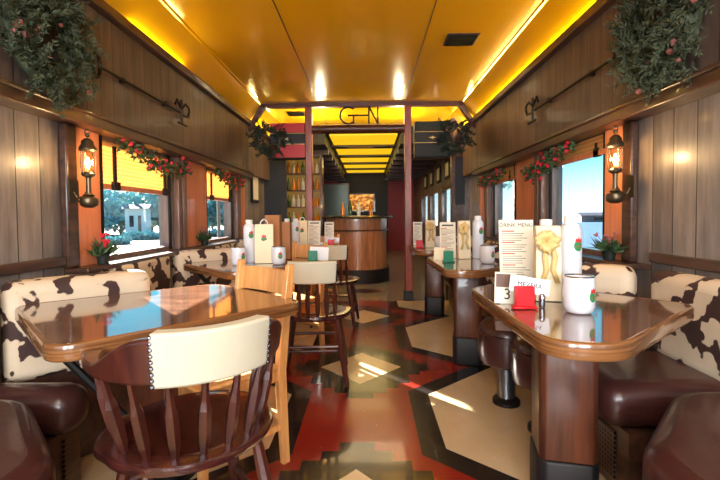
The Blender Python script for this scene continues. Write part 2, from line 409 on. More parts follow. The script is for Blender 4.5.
# windows ------------------------------------------------------------
def window(n, side, y0, y1, rich=True):
    x, s = (WL, -1) if side == 'L' else (WR, 1)
    root = bpy.data.objects.new('window_%d' % n, None); COL.objects.link(root); root['kind'] = 'structure'
    root.location = (x+s*.04, (y0+y1)/2, 0)
    w = (y1-y0)/2; e = .045
    # ring frame with rounded opening
    outer = [(-w, ZS), (w, ZS), (w, ZH), (-w, ZH)]
    inner = [(-w+e, ZS+.035), (w-e, ZS+.035), (w-e, ZH-.04), (-w+e, ZH-.04)]
    ro = rounded(outer, .001, 6); ri = rounded(inner, .05, 6)
    bm = BM(); V = []
    for xx in (-.03, .03):
        V.append(([bm.verts.new((xx, a, b)) for a, b in ro], [bm.verts.new((xx, a, b)) for a, b in ri]))
    m = len(ro)
    for i in range(m):
        j = (i+1) % m
        for q_ in (0, 1): bm.faces.new((V[q_][0][i], V[q_][0][j], V[q_][1][j], V[q_][1][i]))
        bm.faces.new((V[0][1][i], V[0][1][j], V[1][1][j], V[1][1][i])); bm.faces.new((V[0][0][i], V[0][0][j], V[1][0][j], V[1][0][i]))
    obj('window_frame', bm, M['jamb'], root)
    bm = BM(); box(bm, (-.004, -w+.02, ZS+.01), (.004, w-.02, ZH-.01)); obj('pane', bm, M['glass'], root)
    if rich:
        # inner stop strips in dark metal
        bm = BM()
        for yy in (-w+e+.0, w-e-.0): box(bm, (-s*.035-.008, yy-.014, ZS+.01), (-s*.035+.008, yy+.014, ZH-.01))
        obj('window_stop', bm, M['iron'], root, bevel=.003)
n = 1
for side in 'LR':
    for i, (a, b) in enumerate(HI[side]): window(n, side, a, b, 2 < a < 6); n += 1
bm = BM(); box(bm, (WL+.35, Y0-.05, .9), (-.2, Y0-.04, 2.1)); box(bm, (.1, Y0-.05, .9), (WR-.35, Y0-.04, 2.1)); struct('window_%d' % n, bm, M['glass'])  # end glazing behind the camera, added as a skylight source

# shades
for side, y0, y1, zb, lab in (('L', 2.51, 3.45, 1.31, 'golden woven shade half lowered over the nearest left window'),
                              ('L', 4.17, 5.02, 1.31, 'golden woven shade in the farther left window'),
                              ('R', 2.58, 3.46, 1.50, 'short rolled golden shade at the top of the large right window'),
                              ('R', 4.22, 4.98, 1.48, 'short rolled golden shade in the farther right window')):
    x, s = (WL, 1) if side == 'L' else (WR, -1)
    r = thing('window_shade', lab, 'window shade', (x, (y0+y1)/2, zb)); w = (y1-y0)/2
    bm = BM(); N = 14
    for i in range(N):
        z = (1.595-zb)*i/N; box(bm, (-.012-s*.01, -w, z), (-s*.01-.006, w, z+(1.595-zb)/N*.93))
    obj('shade_slats', bm, M['bamboo'], r)
    bm = BM(); box(bm, (-s*.01-.016, -w, -.03), (-s*.01+.008, w, .004)); obj('bottom_rail', bm, M['pilaster'], r, bevel=.003)
    for yy in (-w+.16, w-.12):
        bm = BM(); box(bm, (s*.0-.004, yy-.014, -.02), (s*.0+.008, yy+.014, 1.595-zb-.04)); obj('strap', bm, M['black'], r)
        bm = BM(); box(bm, (-.006, yy-.035, -.035), (.02, yy+.035, .02)); obj('latch', bm, M['iron'], r, bevel=.006)

# cove tubes behind the cornice; the two beyond the sign are added fill
for lab, x, y0, y1 in (('long glowing cove tube behind the right cornice', FR-.005, .3, 5.3),
                       ('short glowing cove tube behind the left cornice', FL+.005, 2.7, 3.5),
                       ('added glowing tube brightening the ceiling beyond the sign on the left', FL+.005, 5.55, 6.8),
                       ('added glowing tube brightening the ceiling beyond the sign on the right', FR-.005, 5.55, 6.8)):
    r = thing('cove_light', lab, 'cove light', (x, (y0+y1)/2, 2.342))
    bm = BM(); tube(bm, [(0, -(y1-y0)/2, 0), (0, (y1-y0)/2, 0)], .006, 8); obj('tube', bm, M['fill_tube'] if y0 > 5.4 else M['cove'], r)

# ceiling vents
for lab, c in (('dark metal air vent in the gold ceiling on the right', (.78, 3.53)), ('dark metal air vent beyond the sign on the left', (-1.0, 5.95))):
    r = thing('ceiling_vent', lab, 'vent', (c[0], c[1], 2.55))
    bm = BM(); box(bm, (-.13, -.12, -.008), (.13, .12, 0)); obj('vent_frame', bm, M['dark_trim'], r, bevel=.003)
    bm = BM()
    for i in range(9): box(bm, (-.115, -.1+i*.024, -.013), (.115, -.088+i*.024, -.007))
    obj('louvres', bm, M['iron'], r)

# ------------------------------------------------------------------ partition: posts, beams, sign
px = (-.755, .52)
for i, x in enumerate(px):
    r = thing('wooden_post', 'reddish varnished wooden post %s of the bar opening' % ('left' if i == 0 else 'right'), 'post', (x, YP, 0))
    bm = BM(); box(bm, (-.045, -.045, .12), (.045, .045, 2.50)); obj('shaft', bm, M['post'], r, bevel=.008)
    bm = BM(); box(bm, (-.06, -.06, 0), (.06, .06, .12)); obj('base', bm, M['black'], r, bevel=.005)
bm = BM(); box(bm, (cl, YP-.04, 2.50), (cr, YP+.04, 2.55))
for s, xe, xi in ((1, FL, cl), (-1, FR, cr)):
    pr = [(xe, 2.27), (xi, 2.545), (xi+s*.05, 2.50), (xe, 2.2)]
    A = [bm.verts.new((a, YP-.04, b)) for a, b in pr]; B = [bm.verts.new((a, YP+.04, b)) for a, b in pr]
    bm.faces.new(A); bm.faces.new(B[::-1])
    for i in range(4): bm.faces.new((A[i], B[i], B[(i+1) % 4], A[(i+1) % 4]))
struct('trim_%d' % k, bm, M['beam']); k += 1
bm = BM(); tube(bm, [(px[0]+.045, YP, 2.22), (px[1]-.045, YP, 2.22)], .055, 14)
tag(obj('cross_beam', bm, M['beam'], smooth=True), 'round red-brown beam under the letters spanning the two posts', 'beam')
for i, (a, b) in enumerate(((px[0]+.1, px[0]+.28), (px[1]-.1, px[1]-.28))): pass
# iron letters
r = thing('letter_sign', 'black iron letter sign above the beam in the bar opening', 'sign', ((px[0]+px[1])/2+.055, YP-.03, 2.385))
W = .0129
bm = BM(); pts = []
for i in range(19):
    a = math.radians(48+i*(264/18)); pts.append((-.18+.105*math.cos(a), 0, .105*math.sin(a)))
tube(bm, pts, .011, 8); tube(bm, [(-.11, 0, -.1), (-.11, 0, -.0)], .011, 8); obj('letter_g', bm, M['black'], r, smooth=True)
bm = BM(); tube(bm, [(-.185, 0, 0), (.08, 0, 0)], .011, 8); obj('hyphen_bar', bm, M['black'], r)
bm = BM(); [tube(bm, q3, .011, 8) for q3 in ([(.085, 0, -.11), (.085, 0, .11)], [(.085, 0, .11), (.20, 0, -.11)], [(.20, 0, -.11), (.20, 0, .11)])]; obj('letter_n', bm, M['black'], r)
# banded panels beside the posts
for i, (xc_, m1, nm) in enumerate(((-1.02, M['redpaint'], 'red and black banded box with small gold emblem beside the left post'),
                                   (.83, M['greenpaint'], 'dark green banded box with small gold emblem beside the right post'))):
    r = thing('overhead_box', nm, 'box', (xc_, YP-.02, 2.05))
    w = .225
    bm = BM(); box(bm, (-w, -.03, -.21), (w, .12, .24)); obj('body', bm, M['black'], r, bevel=.01)
    bm = BM(); box(bm, (-w+.005, -.05, .12), (w-.005, -.03, .24)); obj('upper_band', bm, m1, r, bevel=.006)
    bm = BM(); prism(bm, rounded([(-w+.005, -.19), (w-.005, -.20), (w-.005, -.03), (-w+.005, -.05)], .03), .03, .05, Matrix(((1, 0, 0, 0), (0, 0, -1, 0), (0, 1, 0, 0), (0, 0, 0, 1)))); obj('lower_band', bm, m1, r)
    bm = BM(); box(bm, (-w, -.054, .108), (w, -.03, .114)); box(bm, (-w, -.054, -.03), (w, -.03, -.024)); obj('moulding', bm, M['gold'], r)
    bm = BM(); prism(bm, [(-.05, .04), (-.015, .047), (0, .06), (.015, .047), (.05, .04), (.015, .033), (0, .02), (-.015, .033)], .03, .036, Matrix(((1, 0, 0, 0), (0, 0, -1, 0), (0, 1, 0, 0), (0, 0, 0, 1)))); obj('emblem', bm, M['gold'], r)

# side stubs behind the partition
bm = BM(); box(bm, (WL, 6.55, 0), (-1.28, 6.65, 2.5)); struct('wall_stub_left', bm, M['navy'])
bm = BM(); box(bm, (1.22, 6.15, 0), (WR, 6.25, 2.5)); struct('wall_stub_right', bm, M['dark_trim'])
bm = BM(); box(bm, (1.27, 6.135, 1.25), (1.41, 6.15, 1.95)); struct('door_1', bm, M['navy'], bevel=.003)
r = thing('framed_picture', 'narrow framed picture on the left wall beyond the last window', 'picture', (WL+.0, 5.95, 1.5))
bm = BM(); box(bm, (0, -.17, -.2), (.03, .17, .2)); obj('frame', bm, M['iron'], r, bevel=.004)
bm = BM(); box(bm, (.03, -.13, -.16), (.034, .13, .16)); obj('print', bm, M['paper'], r)

# ------------------------------------------------------------------ booths
SEATP = 0.46
def zpoly(pts, side): return [((-p[0]-.0, p[1]) if side == 'L' else p) for p in pts]
def bench(side, lab, y0, y1, group, dp=None):
    dp = dp or (.44 if side == 'L' else .51)
    x, s = (WL, 1) if side == 'L' else (WR, -1)
    r = thing('banquette', lab, 'bench', (x, (y0+y1)/2, 0), 0, group); h = (y1-y0)/2
    bm = BM(); a, b = sorted((s*.01, s*dp)); box(bm, (a, -h, .02), (b, h, .28)); obj('base', bm, M['dark_trim'], r)
    bm = BM(); a, b = sorted((s*dp, s*(dp+.008))); box(bm, (a, -h+.08, .06), (b, h-.08, .25)); obj('grille', bm, M['grille'], r)
    bm = BM(); a, b = sorted((s*.02, s*(dp+.08))); box(bm, (a, -h+.002, .28), (b, h-.002, SEATP)); obj('seat_cushion', bm, M['leather'], r, bevel=.075, seg=5)
    bm = BM(); a, b = sorted((s*.015, s*.14)); box(bm, (a, -h+.002, SEATP-.03), (b, h-.002, .833)); obj('backrest', bm, M['cow'], r, bevel=.05, seg=5)
    return r
BL = {'L': [(1.48, 1.66), (2.42, 3.14), (3.97, 4.69)], 'R': [(1.55, 2.03), (2.62, 3.50), (4.17, 5.05)]}
ordn = ['nearest', 'second', 'third']
for side in 'LR':
    for i, (a, b) in enumerate(BL[side]):
        bench(side, 'brown leather wall bench with cowhide back beside the %s %s table' % (ordn[i], 'left' if side == 'L' else 'right'), a, b, None)
def wing(lab, x0, y0, x1, y1, top=.835):
    d = Vector((x1-x0, y1-y0, 0)); L = d.length; ang = math.atan2(d.y, d.x)
    r = thing('divider_seat_back', lab, 'seat back', ((x0+x1)/2, (y0+y1)/2, 0), ang)
    bm = BM(); box(bm, (-L/2, -.065, .0), (L/2-.02, .065, .44)); obj('base', bm, M['dark_trim'], r, bevel=.01)
    bm = BM(); box(bm, (-L/2, -.085, .40), (L/2, .085, top)); obj('back_cushion', bm, M['cow'], r, bevel=.055, seg=5)
    return r
for i in range(3):
    wing('angled cowhide seat back at the far side of the %s left table' % ordn[i], -1.55, 1.725+i*P, -1.145, 2.15+i*P)
    wing('angled cowhide seat back at the far side of the %s right table' % ordn[i], 1.34, 2.12+i*P, 1.02, 2.40+i*P)
# near corner seats at the bottom corners of the view
for side, lab in (('R', 'dark brown leather corner seat in the near right foreground'), ('L', 'dark brown leather corner seat in the near left foreground')):
    if side == 'R': poly = [(.73, .45), (.73, 1.14), (1.10, 1.53), (WR-.03, 1.53), (WR-.03, .45)]; o = (1.1, .9)
    else: poly = [(-.84, .45), (-.84, 1.10), (-1.22, 1.47), (WL+.03, 1.47), (WL+.03, .45)]; o = (-1.2, .9)
    r = thing('leather_bench', lab, 'bench', (o[0], o[1], 0))
    pl = [(p[0]-o[0], p[1]-o[1]) for p in poly]
    bm = BM(); prism(bm, rounded(pl, .08), .27, .47); obj('seat_cushion', bm, M['leather'], r, bevel=.07, seg=5)
    c = Vector((sum(p[0] for p in pl)/5, sum(p[1] for p in pl)/5))
    bm = BM(); prism(bm, [(c.x+(p[0]-c.x)*.8, c.y+(p[1]-c.y)*.8) for p in pl], 0, .3); obj('base', bm, M['dark_trim'], r)

# ------------------------------------------------------------------ tables
LT = [(-.885, 1.135), (-.27, 1.77), (-.82, 2.25), (-1.47, 1.70)]
RT = [(.51, 1.19), (.69, 1.15), (1.285, 1.66), (.75, 2.29), (.50, 2.06)]
def table(poly, ped, lab, group, rad, strut=False):
    r = thing('dining_table', lab, 'table', (ped[0], ped[1], 0), 0, group)
    pl = [(p[0]-ped[0], p[1]-ped[1]) for p in poly]
    rp = rounded(pl, rad, 6)
    c = Vector((sum(p[0] for p in rp)/len(rp), sum(p[1] for p in rp)/len(rp)))
    ins = [tuple(c+(Vector(p)-c)*(1-.012/max((Vector(p)-c).length, .01))) for p in rp]
    bm = BM(); prism(bm, ins, .70, .7405); obj('table_top', bm, M['top'], r)
    bm = BM(); m = len(rp); prof = [(-.014, .7405), (-.006, .742), (.003, .738), (.006, .730), (.006, .698), (.002, .690), (-.02, .686)]
    rings = []
    for q_, z in prof:
        rings.append([bm.verts.new(((c+(Vector(p)-c)*(1+q_/(Vector(p)-c).length)).x, (c+(Vector(p)-c)*(1+q_/(Vector(p)-c).length)).y, z)) for p in rp])
    for A, B in zip(rings, rings[1:]):
        for i in range(m): bm.faces.new((A[i], A[(i+1) % m], B[(i+1) % m], B[i]))
    bm.faces.new(rings[-1]); obj('edge_moulding', bm, M['edge'], r, smooth=True)
    R = Matrix.Rotation(math.radians(-12), 4, 'Z')
    oc = rounded([(-.1, -.1), (.1, -.1), (.1, .1), (-.1, .1)], .02, 1)
    bm = BM(); prism(bm, oc, .2, .69, R); obj('pedestal', bm, M['ped'], r, bevel=.006)
    bm = BM(); prism(bm, rounded([(-.107, -.107), (.107, -.107), (.107, .107), (-.107, .107)], .03, 1), 0, .2, R); obj('pedestal_base', bm, M['black'], r, bevel=.008)
    bm = BM(); box(bm, (-.25, -.04, .655), (.25, .04, .69), R); box(bm, (-.04, -.25, .655), (.04, .25, .69), R); obj('bearer', bm, M['dark_trim'], r)
    if strut:
        bm = BM(); tube(bm, [(-.42, -.16, .69), (-.06, -.02, .18)], .016, 8); obj('brace', bm, M['iron'], r)
    return r
for i in range(3):
    table([(x, y+i*P) for x, y in LT], (-.86, 1.72+i*P), 'diamond-shaped varnished table, %s on the left side of the aisle' % ordn[i], 'left booth tables', .09, True)
    table([(x, y+i*P) for x, y in RT], (.74, 1.60+i*P), 'varnished table with cut corner on square pedestal, %s on the right of the aisle' % ordn[i], 'right booth tables', [.10, .10, .07, .08, .06])

# ------------------------------------------------------------------ stools
def stool(lab, x, y, rad):
    r = thing('round_stool', lab, 'stool', (x, y, 0))
    bm = BM(); lathe(bm, [(rad*.70, .23), (rad*.92, .25), (rad, .31), (rad, .41), (rad*.95, .455), (rad*.75, .485), (.02, .49)], seg=28); obj('seat_cushion', bm, M['leather'], r, smooth=True)
    bm = BM(); lathe(bm, [(rad*.98, .415), (rad*1.02, .42), (rad*.98, .425)], seg=28); obj('piping', bm, M['leather'], r, smooth=True)
    bm = BM(); lathe(bm, [(.052, .03), (.05, .04), (.05, .25)], seg=20); obj('pedestal', bm, M['steel'], r, smooth=True)
    bm = BM(); lathe(bm, [(.078, 0), (.078, .02), (.06, .035), (.05, .04)], seg=24); obj('base_ring', bm, M['iron'], r, smooth=True)
stool('round brown leather stool on a metal drum behind the nearest right pedestal', .80, 2.44, .16)
stool('brown leather stool half hidden by the nearest right pedestal', .885, 2.12, .16)

# ------------------------------------------------------------------ chairs
def windsor(lab, loc, rz, arms=True):
    r = thing('captain_chair' if arms else 'spindle_chair', lab, 'chair', loc, rz, None)
    # seat facing +y; back on -y side
    bm = BM(); n_ = 36; rings = []
    for z, k_ in ((.425, .90), (.43, .97), (.445, 1.0), (.458, .99), (.463, .94), (.455, .7), (.45, .3)):
        rings.append([bm.verts.new((.25*k_*math.cos(2*PI*i/n_)*(1.05 if math.sin(2*PI*i/n_) > 0 else 1), .24*k_*math.sin(2*PI*i/n_), z)) for i in range(n_)])
    for A, B in zip(rings, rings[1:]):
        for i in range(n_): bm.faces.new((A[i], A[(i+1) % n_], B[(i+1) % n_], B[i]))
    bm.faces.new(rings[0][::-1]); bm.faces.new(rings[-1]); obj('seat', bm, M['seat_wood'], r, smooth=True)
    # arm rail: swept flat band
    def rail(a0, a1, N, zfun, tfun, hfun, name, mat, R0=.255):
        bm = BM(); rg = []
        for i in range(N+1):
            a = math.radians(a0+(a1-a0)*i/N); z = zfun(a0+(a1-a0)*i/N); th = tfun(a0+(a1-a0)*i/N); h = hfun(a0+(a1-a0)*i/N)
            dirv = Vector((math.sin(a), -math.cos(a), 0)); rr = R0*(1.0 if abs(a0+(a1-a0)*i/N) < 70 else 1.0)
            cs = []
            for u, w_ in ((-.5, -.5), (-.5, .5), (.5, .5), (.5, -.5)):
                cs.append(bm.verts.new(dirv*(rr+u*th+(.014 if w_ > 0 else 0)*min(1, h/.1))+Vector((0, 0, z+w_*h))))
            rg.append(cs)
        for A, B in zip(rg, rg[1:]):
            for q_ in range(4): bm.faces.new((A[q_], A[(q_+1) % 4], B[(q_+1) % 4], B[q_]))
        bm.faces.new(rg[0]); bm.faces.new(rg[-1][::-1])
        return obj(name, bm, mat, r, bevel=.008)
    ss = lambda t_: max(0, min(1, t_))**2*(3-2*max(0, min(1, t_)))
    h = lambda a: .036+.085*(1-ss((abs(a)-36)/45))
    z = lambda a: .70+.042*(1-ss((abs(a)-36)/45))-.0
    rail(-108 if arms else -36, 108 if arms else 36, 40, z, lambda a: .032+.03*ss((abs(a)-70)/40), h, 'arm_rail', M['chair_wood'])
    w = rail(-33, 33, 20, lambda a: .748, lambda a: .052, lambda a: .142, 'back_wrap', M['hide'])
    for a in (-32, 32):
        for zz in range(9):
            aa = math.radians(a); d = Vector((math.sin(aa), -math.cos(aa), 0)); bm = BM(); ball(bm, d*(.283+.001*zz)+Vector((0, 0, .686+zz*.0155)), .0068, 6)
            obj('nailhead', bm, M['nail'], w)
    for a in ((-95, -72, -48, -26, -6, 14, 34, 55, 76, 97) if arms else (-33, -20, -7, 7, 20, 33)):
        aa = math.radians(a); d = Vector((math.sin(aa), -math.cos(aa), 0))
        p0 = d*(.20 if arms else .21)+Vector(((0 if arms else math.sin(aa)*.05), 0, .45)); p1 = d*.255+Vector((0, 0, .685))
        q_ = [p0+(p1-p0)*f for f in (0, .08, .2, .35, .62, .72, .85, 1)]
        bm = BM(); tube(bm, q_, [.010, .011, .016, .0185, .018, .012, .010, .009], 6); obj('spindle', bm, M['chair_wood'], r)
    for sx in (-1, 1):
        for sy in (-1, 1):
            a = Vector((sx*.15, sy*.14, .43)); b = Vector((sx*.215, sy*.20, 0))
            bm = BM(); tube(bm, [a+(b-a)*f for f in (0, .1, .3, .6, .85, 1)], [.014, .018, .021, .022, .017, .014], 8); obj('leg', bm, M['chair_wood'], r, smooth=True)
    for p0, p1 in (((-.19, -.177, .17), (-.19, .177, .17)), ((.19, -.177, .17), (.19, .177, .17)), ((-.19, 0, .17), (.19, 0, .17)), ((-.178, .165, .25), (.178, .165, .25)), ((-.178, -.165, .25), (.178, -.165, .25))):
        bm = BM(); tube(bm, [p0, p1], .011, 8); obj('stretcher', bm, M['chair_wood'], r)
    return r
c1 = windsor('dark captain chair with cream hide-wrapped back in the left foreground', (-.555, 1.285, 0), math.radians(37))
c2 = windsor('dark spindle chair with cream back standing in the aisle by the second left table', (-.37, 2.86, 0), math.radians(4), False)
# with cream back standing in the aisle by the second left table')
dup(c2, (-.34, 4.28, 0), math.radians(-4), 'farthest dark spindle chair with cream back, near the bar opening')

def ladder(lab, loc, rz):
    r = thing('ladder_back_chair', lab, 'chair', loc, rz)
    for sx in (-1, 1):
        bm = BM(); A = [Vector((sx*.185, -.20, 0)), Vector((sx*.185, -.18, .42)), Vector((sx*.19, -.21, .70)), Vector((sx*.195, -.235, .885))]
        rg = []
        for p, w_ in zip(A, (.014, .017, .016, .013)):
            rg.append([bm.verts.new(p+Vector((a*w_, b*w_*1.3, 0))) for a, b in ((-1, -1), (1, -1), (1, 1), (-1, 1))])
        for a_, b_ in zip(rg, rg[1:]):
            for q_ in range(4): bm.faces.new((a_[q_], a_[(q_+1) % 4], b_[(q_+1) % 4], b_[q_]))
        bm.faces.new(rg[0]); bm.faces.new(rg[-1]); obj('back_post', bm, M['pine'], r, bevel=.004)
        bm = BM(); box(bm, (sx*.185-.016, .17, 0), (sx*.185+.016, .202, .43)); obj('leg', bm, M['pine'], r, bevel=.004)
    for z, y in ((.80, -.225), (.64, -.205)):
        bm = BM(); N = 10; h_ = .055
        rg = []
        for i in range(N+1):
            x = -.18+.36*i/N; b = -.025*math.cos(x/.18*PI/2); rg.append([bm.verts.new((x, y+b+o_, z+w_*h_)) for o_, w_ in ((-.008, -1), (.008, -1), (-.002, 1), (-.018, 1))])
        for a_, b_ in zip(rg, rg[1:]):
            for q_ in range(4): bm.faces.new((a_[q_], a_[(q_+1) % 4], b_[(q_+1) % 4], b_[q_]))
        bm.faces.new(rg[0]); bm.faces.new(rg[-1]); obj('back_slat', bm, M['pine'], r)
    bm = BM(); box(bm, (-.2, -.17, .43), (.2, .205, .452)); obj('seat', bm, M['pine'], r, bevel=.008)
    for nm_, p0, p1 in (('apron', (-.17, .178, .37), (.17, .194, .43)), ('apron', (-.192, -.17, .38), (-.178, .17, .43)), ('apron', (.178, -.17, .38), (.192, .17, .43)),
                        ('stretcher', (-.17, -.19, .2), (.17, -.176, .225)), ('stretcher', (-.192, -.17, .16), (-.178, .17, .185)), ('stretcher', (.178, -.17, .16), (.192, .17, .185))):
        bm = BM(); box(bm, p0, p1); obj(nm_, bm, M['pine'], r)
    return r
l1 = ladder('light pine ladder-back chair tucked under the nearest left table', (-.65, 1.81, 0), math.radians(139))
dup(l1, (-.65, 1.81+P, 0), math.radians(139), 'light pine ladder-back chair tucked under the second left table')
dup(l1, (-.65, 1.81+2*P, 0), math.radians(139), 'light pine ladder-back chair tucked under the third left table')

# ------------------------------------------------------------------ tabletop objects
ZT = .7425
def emblem(parent, R, z, ang, s=1.0, flat_y=None):
    """round green emblem with red leaves on top, wrapped on a cylinder of radius R (or flat)"""
    def put(u, v, off):
        if flat_y is not None: return (u, flat_y-off, z+v)
        a = ang+u/R; return ((R+off)*math.cos(a), (R+off)*math.sin(a), z+v)
    def patch(nm, poly, off, mat):
        bm = BM(); c = bm.verts.new(put(sum(p[0] for p in poly)/len(poly), sum(p[1] for p in poly)/len(poly), off)); V = [bm.verts.new(put(a, b, off)) for a, b in poly]
        for i in range(len(V)): bm.faces.new((c, V[i], V[(i+1) % len(V)]))
        obj(nm, bm, mat, parent)
    patch('emblem_disc', [(s*.017*math.cos(i*PI/8), s*.020*math.sin(i*PI/8)-s*.004) for i in range(16)], .0008, M['logo_g'])
    patch('emblem_band', [(-s*.014, -s*.010), (-s*.004, -s*.002), (s*.012, s*.002), (s*.014, -s*.004), (s*.0, -s*.012)], .0014, M['logo_b'])
    patch('emblem_leaves', [(-s*.013, s*.010), (-s*.010, s*.024), (-s*.004, s*.018), (0, s*.032), (s*.004, s*.018), (s*.011, s*.025), (s*.013, s*.010), (0, s*.008)], .0016, M['logo_r'])
def mug(lab, loc, ang=-1.2):
    r = thing('white_tumbler', lab, 'tumbler', (*loc, ZT))
    bm = BM(); lathe(bm, [(.038, 0), (.046, .006), (.052, .025), (.054, .07), (.052, .12), (.0505, .132), (.0475, .132), (.049, .10), (.046, .02), (.01, .012)], seg=28); obj('cup', bm, M['white'], r, smooth=True)
    bm = BM(); tube(bm, [(.049*math.cos(a*PI/14), .049*math.sin(a*PI/14), .132) for a in range(28)], .003, 6, closed=True); obj('rim', bm, M['chrome'], r, smooth=True)
    emblem(r, .0535, .068, ang, 1.0)
    return r
def bottle(lab, loc, ang=-1.4, h=.33):
    r = thing('white_bottle', lab, 'bottle', (*loc, ZT))
    bm = BM(); lathe(bm, [(.040, 0), (.044, .008), (.045, h*.80), (.043, h*.86), (.036, h*.90), (.030, h*.91), (.004, h*.915)], seg=24); obj('body', bm, M['white'], r, smooth=True)
    bm = BM(); lathe(bm, [(.026, h*.90), (.027, h*.91), (.027, h), (.024, h*1.012), (.003, h*1.014)], seg=18); obj('cap', bm, M['card'], r, smooth=True)
    emblem(r, .0455, h*.66, ang, 1.15); return r
def bag(lab, loc, rz=0, bow=False, w=.052, h=.30):
    r = thing('gift_bag', lab, 'gift bag', (*loc, ZT), rz)
    bm = BM(); d = .036
    A = [(-w, -d), (w, -d), (w, 0), (w, d), (-w, d), (-w, 0)]; B = [(-w*.96, -d*.5), (w*.96, -d*.5), (w*.80, 0), (w*.96, d*.5), (-w*.96, d*.5), (-w*.80, 0)]
    rg = []
    for f in (0, .3, .6, .85, 1):
        rg.append([bm.verts.new((a[0]+(b[0]-a[0])*f*f, a[1]+(b[1]-a[1])*f*f, h*f)) for a, b in zip(A, B)])
    for a_, b_ in zip(rg, rg[1:]):
        for q_ in range(6): bm.faces.new((a_[q_], a_[(q_+1) % 6], b_[(q_+1) % 6], b_[q_]))
    bm.faces.new(rg[0][::-1]); bm.faces.new(rg[-1]); obj('bag_body', bm, M['cream'] , r, bevel=.003)
    if bow:
        bm = BM()
        for q_ in range(15):
            a = 2*PI*q_/15+random.uniform(-.2, .2); dv = Vector((math.cos(a), -.35+random.uniform(-.2, .1), math.sin(a)*1.1)).normalized(); Lp = random.uniform(.042, .062); c0 = Vector((-.012, -d-.010, h*.80))
            sd = dv.cross(Vector((0, -1, 0))).normalized(); row = []
            for k_ in range(6):
                f = k_/5; wd = .021*math.sin(PI*min(1, f*.85+.12)); pc = c0+dv*Lp*f+Vector((0, -.012*math.sin(PI*f), 0))
                row.append([bm.verts.new(pc+sd*wd*e_+Vector((0, .006*abs(e_), 0))) for e_ in (-1, -.5, 0, .5, 1)])
            for A_, B_ in zip(row, row[1:]):
                for e_ in range(4): bm.faces.new((A_[e_], A_[e_+1], B_[e_+1], B_[e_]))
        for sx in (-1, 1):
            pts = [Vector((0, -d-.01, h*.78)), Vector((sx*.02, -d-.018, h*.6)), Vector((sx*.012, -d-.01, h*.42)), Vector((sx*.03, -d-.014, h*.25))]
            V = [(bm.verts.new(p+Vector((-.010, 0, 0))), bm.verts.new(p+Vector((.010, -.003, 0)))) for p in pts]
            for a_, b_ in zip(V, V[1:]): bm.faces.new((a_[0], b_[0], b_[1], a_[1]))
        ball(bm, (0, -d-.014, h*.80), (.012, .01, .014)); o = obj('bow', bm, M['ribbon'], r, smooth=True); m_ = o.modifiers.new('s', 'SOLIDIFY'); m_.thickness = .0015
    else:
        bm = BM(); tube(bm, [(.028*math.cos(PI*i/10), -.01, h-.006+.042*math.sin(PI*i/10)) for i in range(11)], .0045, 8); obj('handle', bm, M['card'], r, smooth=True)
        emblem(r, 1, h*.62, 0, 1.3, flat_y=-d*.80)
    return r
FRONT = (math.radians(90), 0, 0)
def menu(lab, loc, rz=0, w=.15, h=.31, tilt=-8, title=None):
    r = thing('menu_card', lab, 'menu', (*loc, ZT), rz); r.rotation_euler = (math.radians(tilt), 0, rz)
    bm = BM(); box(bm, (-w/2, -.001, .0), (w/2, .001, h)); obj('card', bm, M['paper'], r)
    if title: textobj('title', title, .0238*w/.15, M['ink'], r, (0, -.0012, h-.025), FRONT, bold=True)
    else:
        bm = BM(); box(bm, (-w*.36, -.0018, h-.032), (w*.36, -.001, h-.020)); obj('title', bm, M['ink'], r)
    gb = BM(); z = h-.055; i = 0
    while z > .02:
        if i % 5 == 0: rb = BM(); box(rb, (-w*.42, -.0018, z), (-w*.05, -.001, z+.005)); obj('heading', rb, M['redink'], r)
        else: box(gb, (-w*.42, -.0018, z), (-w*.42+w*random.uniform(.55, .84), -.001, z+.0028))
        z -= .0105; i += 1
    obj('text_lines', gb, M['greyink'], r)
    bm = BM(); box(bm, (-w*.3, .0, 0), (w*.3, .06, .004)); obj('stand', bm, M['chrome'], r)
    return r
def block(lab, loc, mat, rz=0, name_text=None, cardang=-9, cw=.155):
    r = thing('card_holder', lab, 'card holder', (*loc, ZT), rz)
    bm = BM(); box(bm, (-.036, -.014, .008), (.036, .014, .085)); box(bm, (-.046, -.02, 0), (.046, .02, .010)); obj('holder', bm, mat, r, bevel=.004)
    return r
def card(lab, loc, z, w, h, roll, text, rz=0, mat=None):
    r = thing('name_card', lab, 'card', (loc[0], loc[1], z), rz); r.rotation_euler = (math.radians(-6), math.radians(roll), rz)
    bm = BM(); box(bm, (-w/2, -.0012, 0), (w/2, .0012, h)); obj('card', bm, mat or M['card'], r)
    if text: textobj('lettering', text, h*.42, M['ink'], r, (0, -.0016, h*.5), FRONT, bold=True)
    return r
# right table, nearest
menu('tall cream drink menu card on the nearest right table', (.685, 1.93), math.radians(-6), .155, .335, title='DRINK MENU')
block('red plastic card holder on the nearest right table', (.592, 1.60), M['redblk'])
card('white reserved name card above the red holder, nearest right table', (.618, 1.625), .795, .155, .062, 9, 'MEZERA')
r = card('small photo card with a number beside the red holder, nearest right table', (.548, 1.69), ZT, .085, .125, 3, None, mat=M['paper'])
bm = BM(); box(bm, (-.038, -.0022, .065), (.038, -.0012, .118)); obj('photo', bm, M['jamb'], r)
textobj('number', '3', .062, M['ink'], r, (.008, -.0022, .036), FRONT, bold=True)
r = thing('pepper_shaker', 'tiny steel shaker beside the red card holder', 'shaker', (.665, 1.615, ZT))
bm = BM(); lathe(bm, [(.011, 0), (.012, .004), (.011, .035)], seg=14); obj('body', bm, M['steel'], r, smooth=True)
bm = BM(); lathe(bm, [(.012, .035), (.012, .045), (.006, .052)], seg=14); obj('cap', bm, M['chrome'], r, smooth=True)
bag('cream gift bag with gold ribbon bow on the nearest right table', (.745, 1.76), math.radians(-10), True, .05, .31)
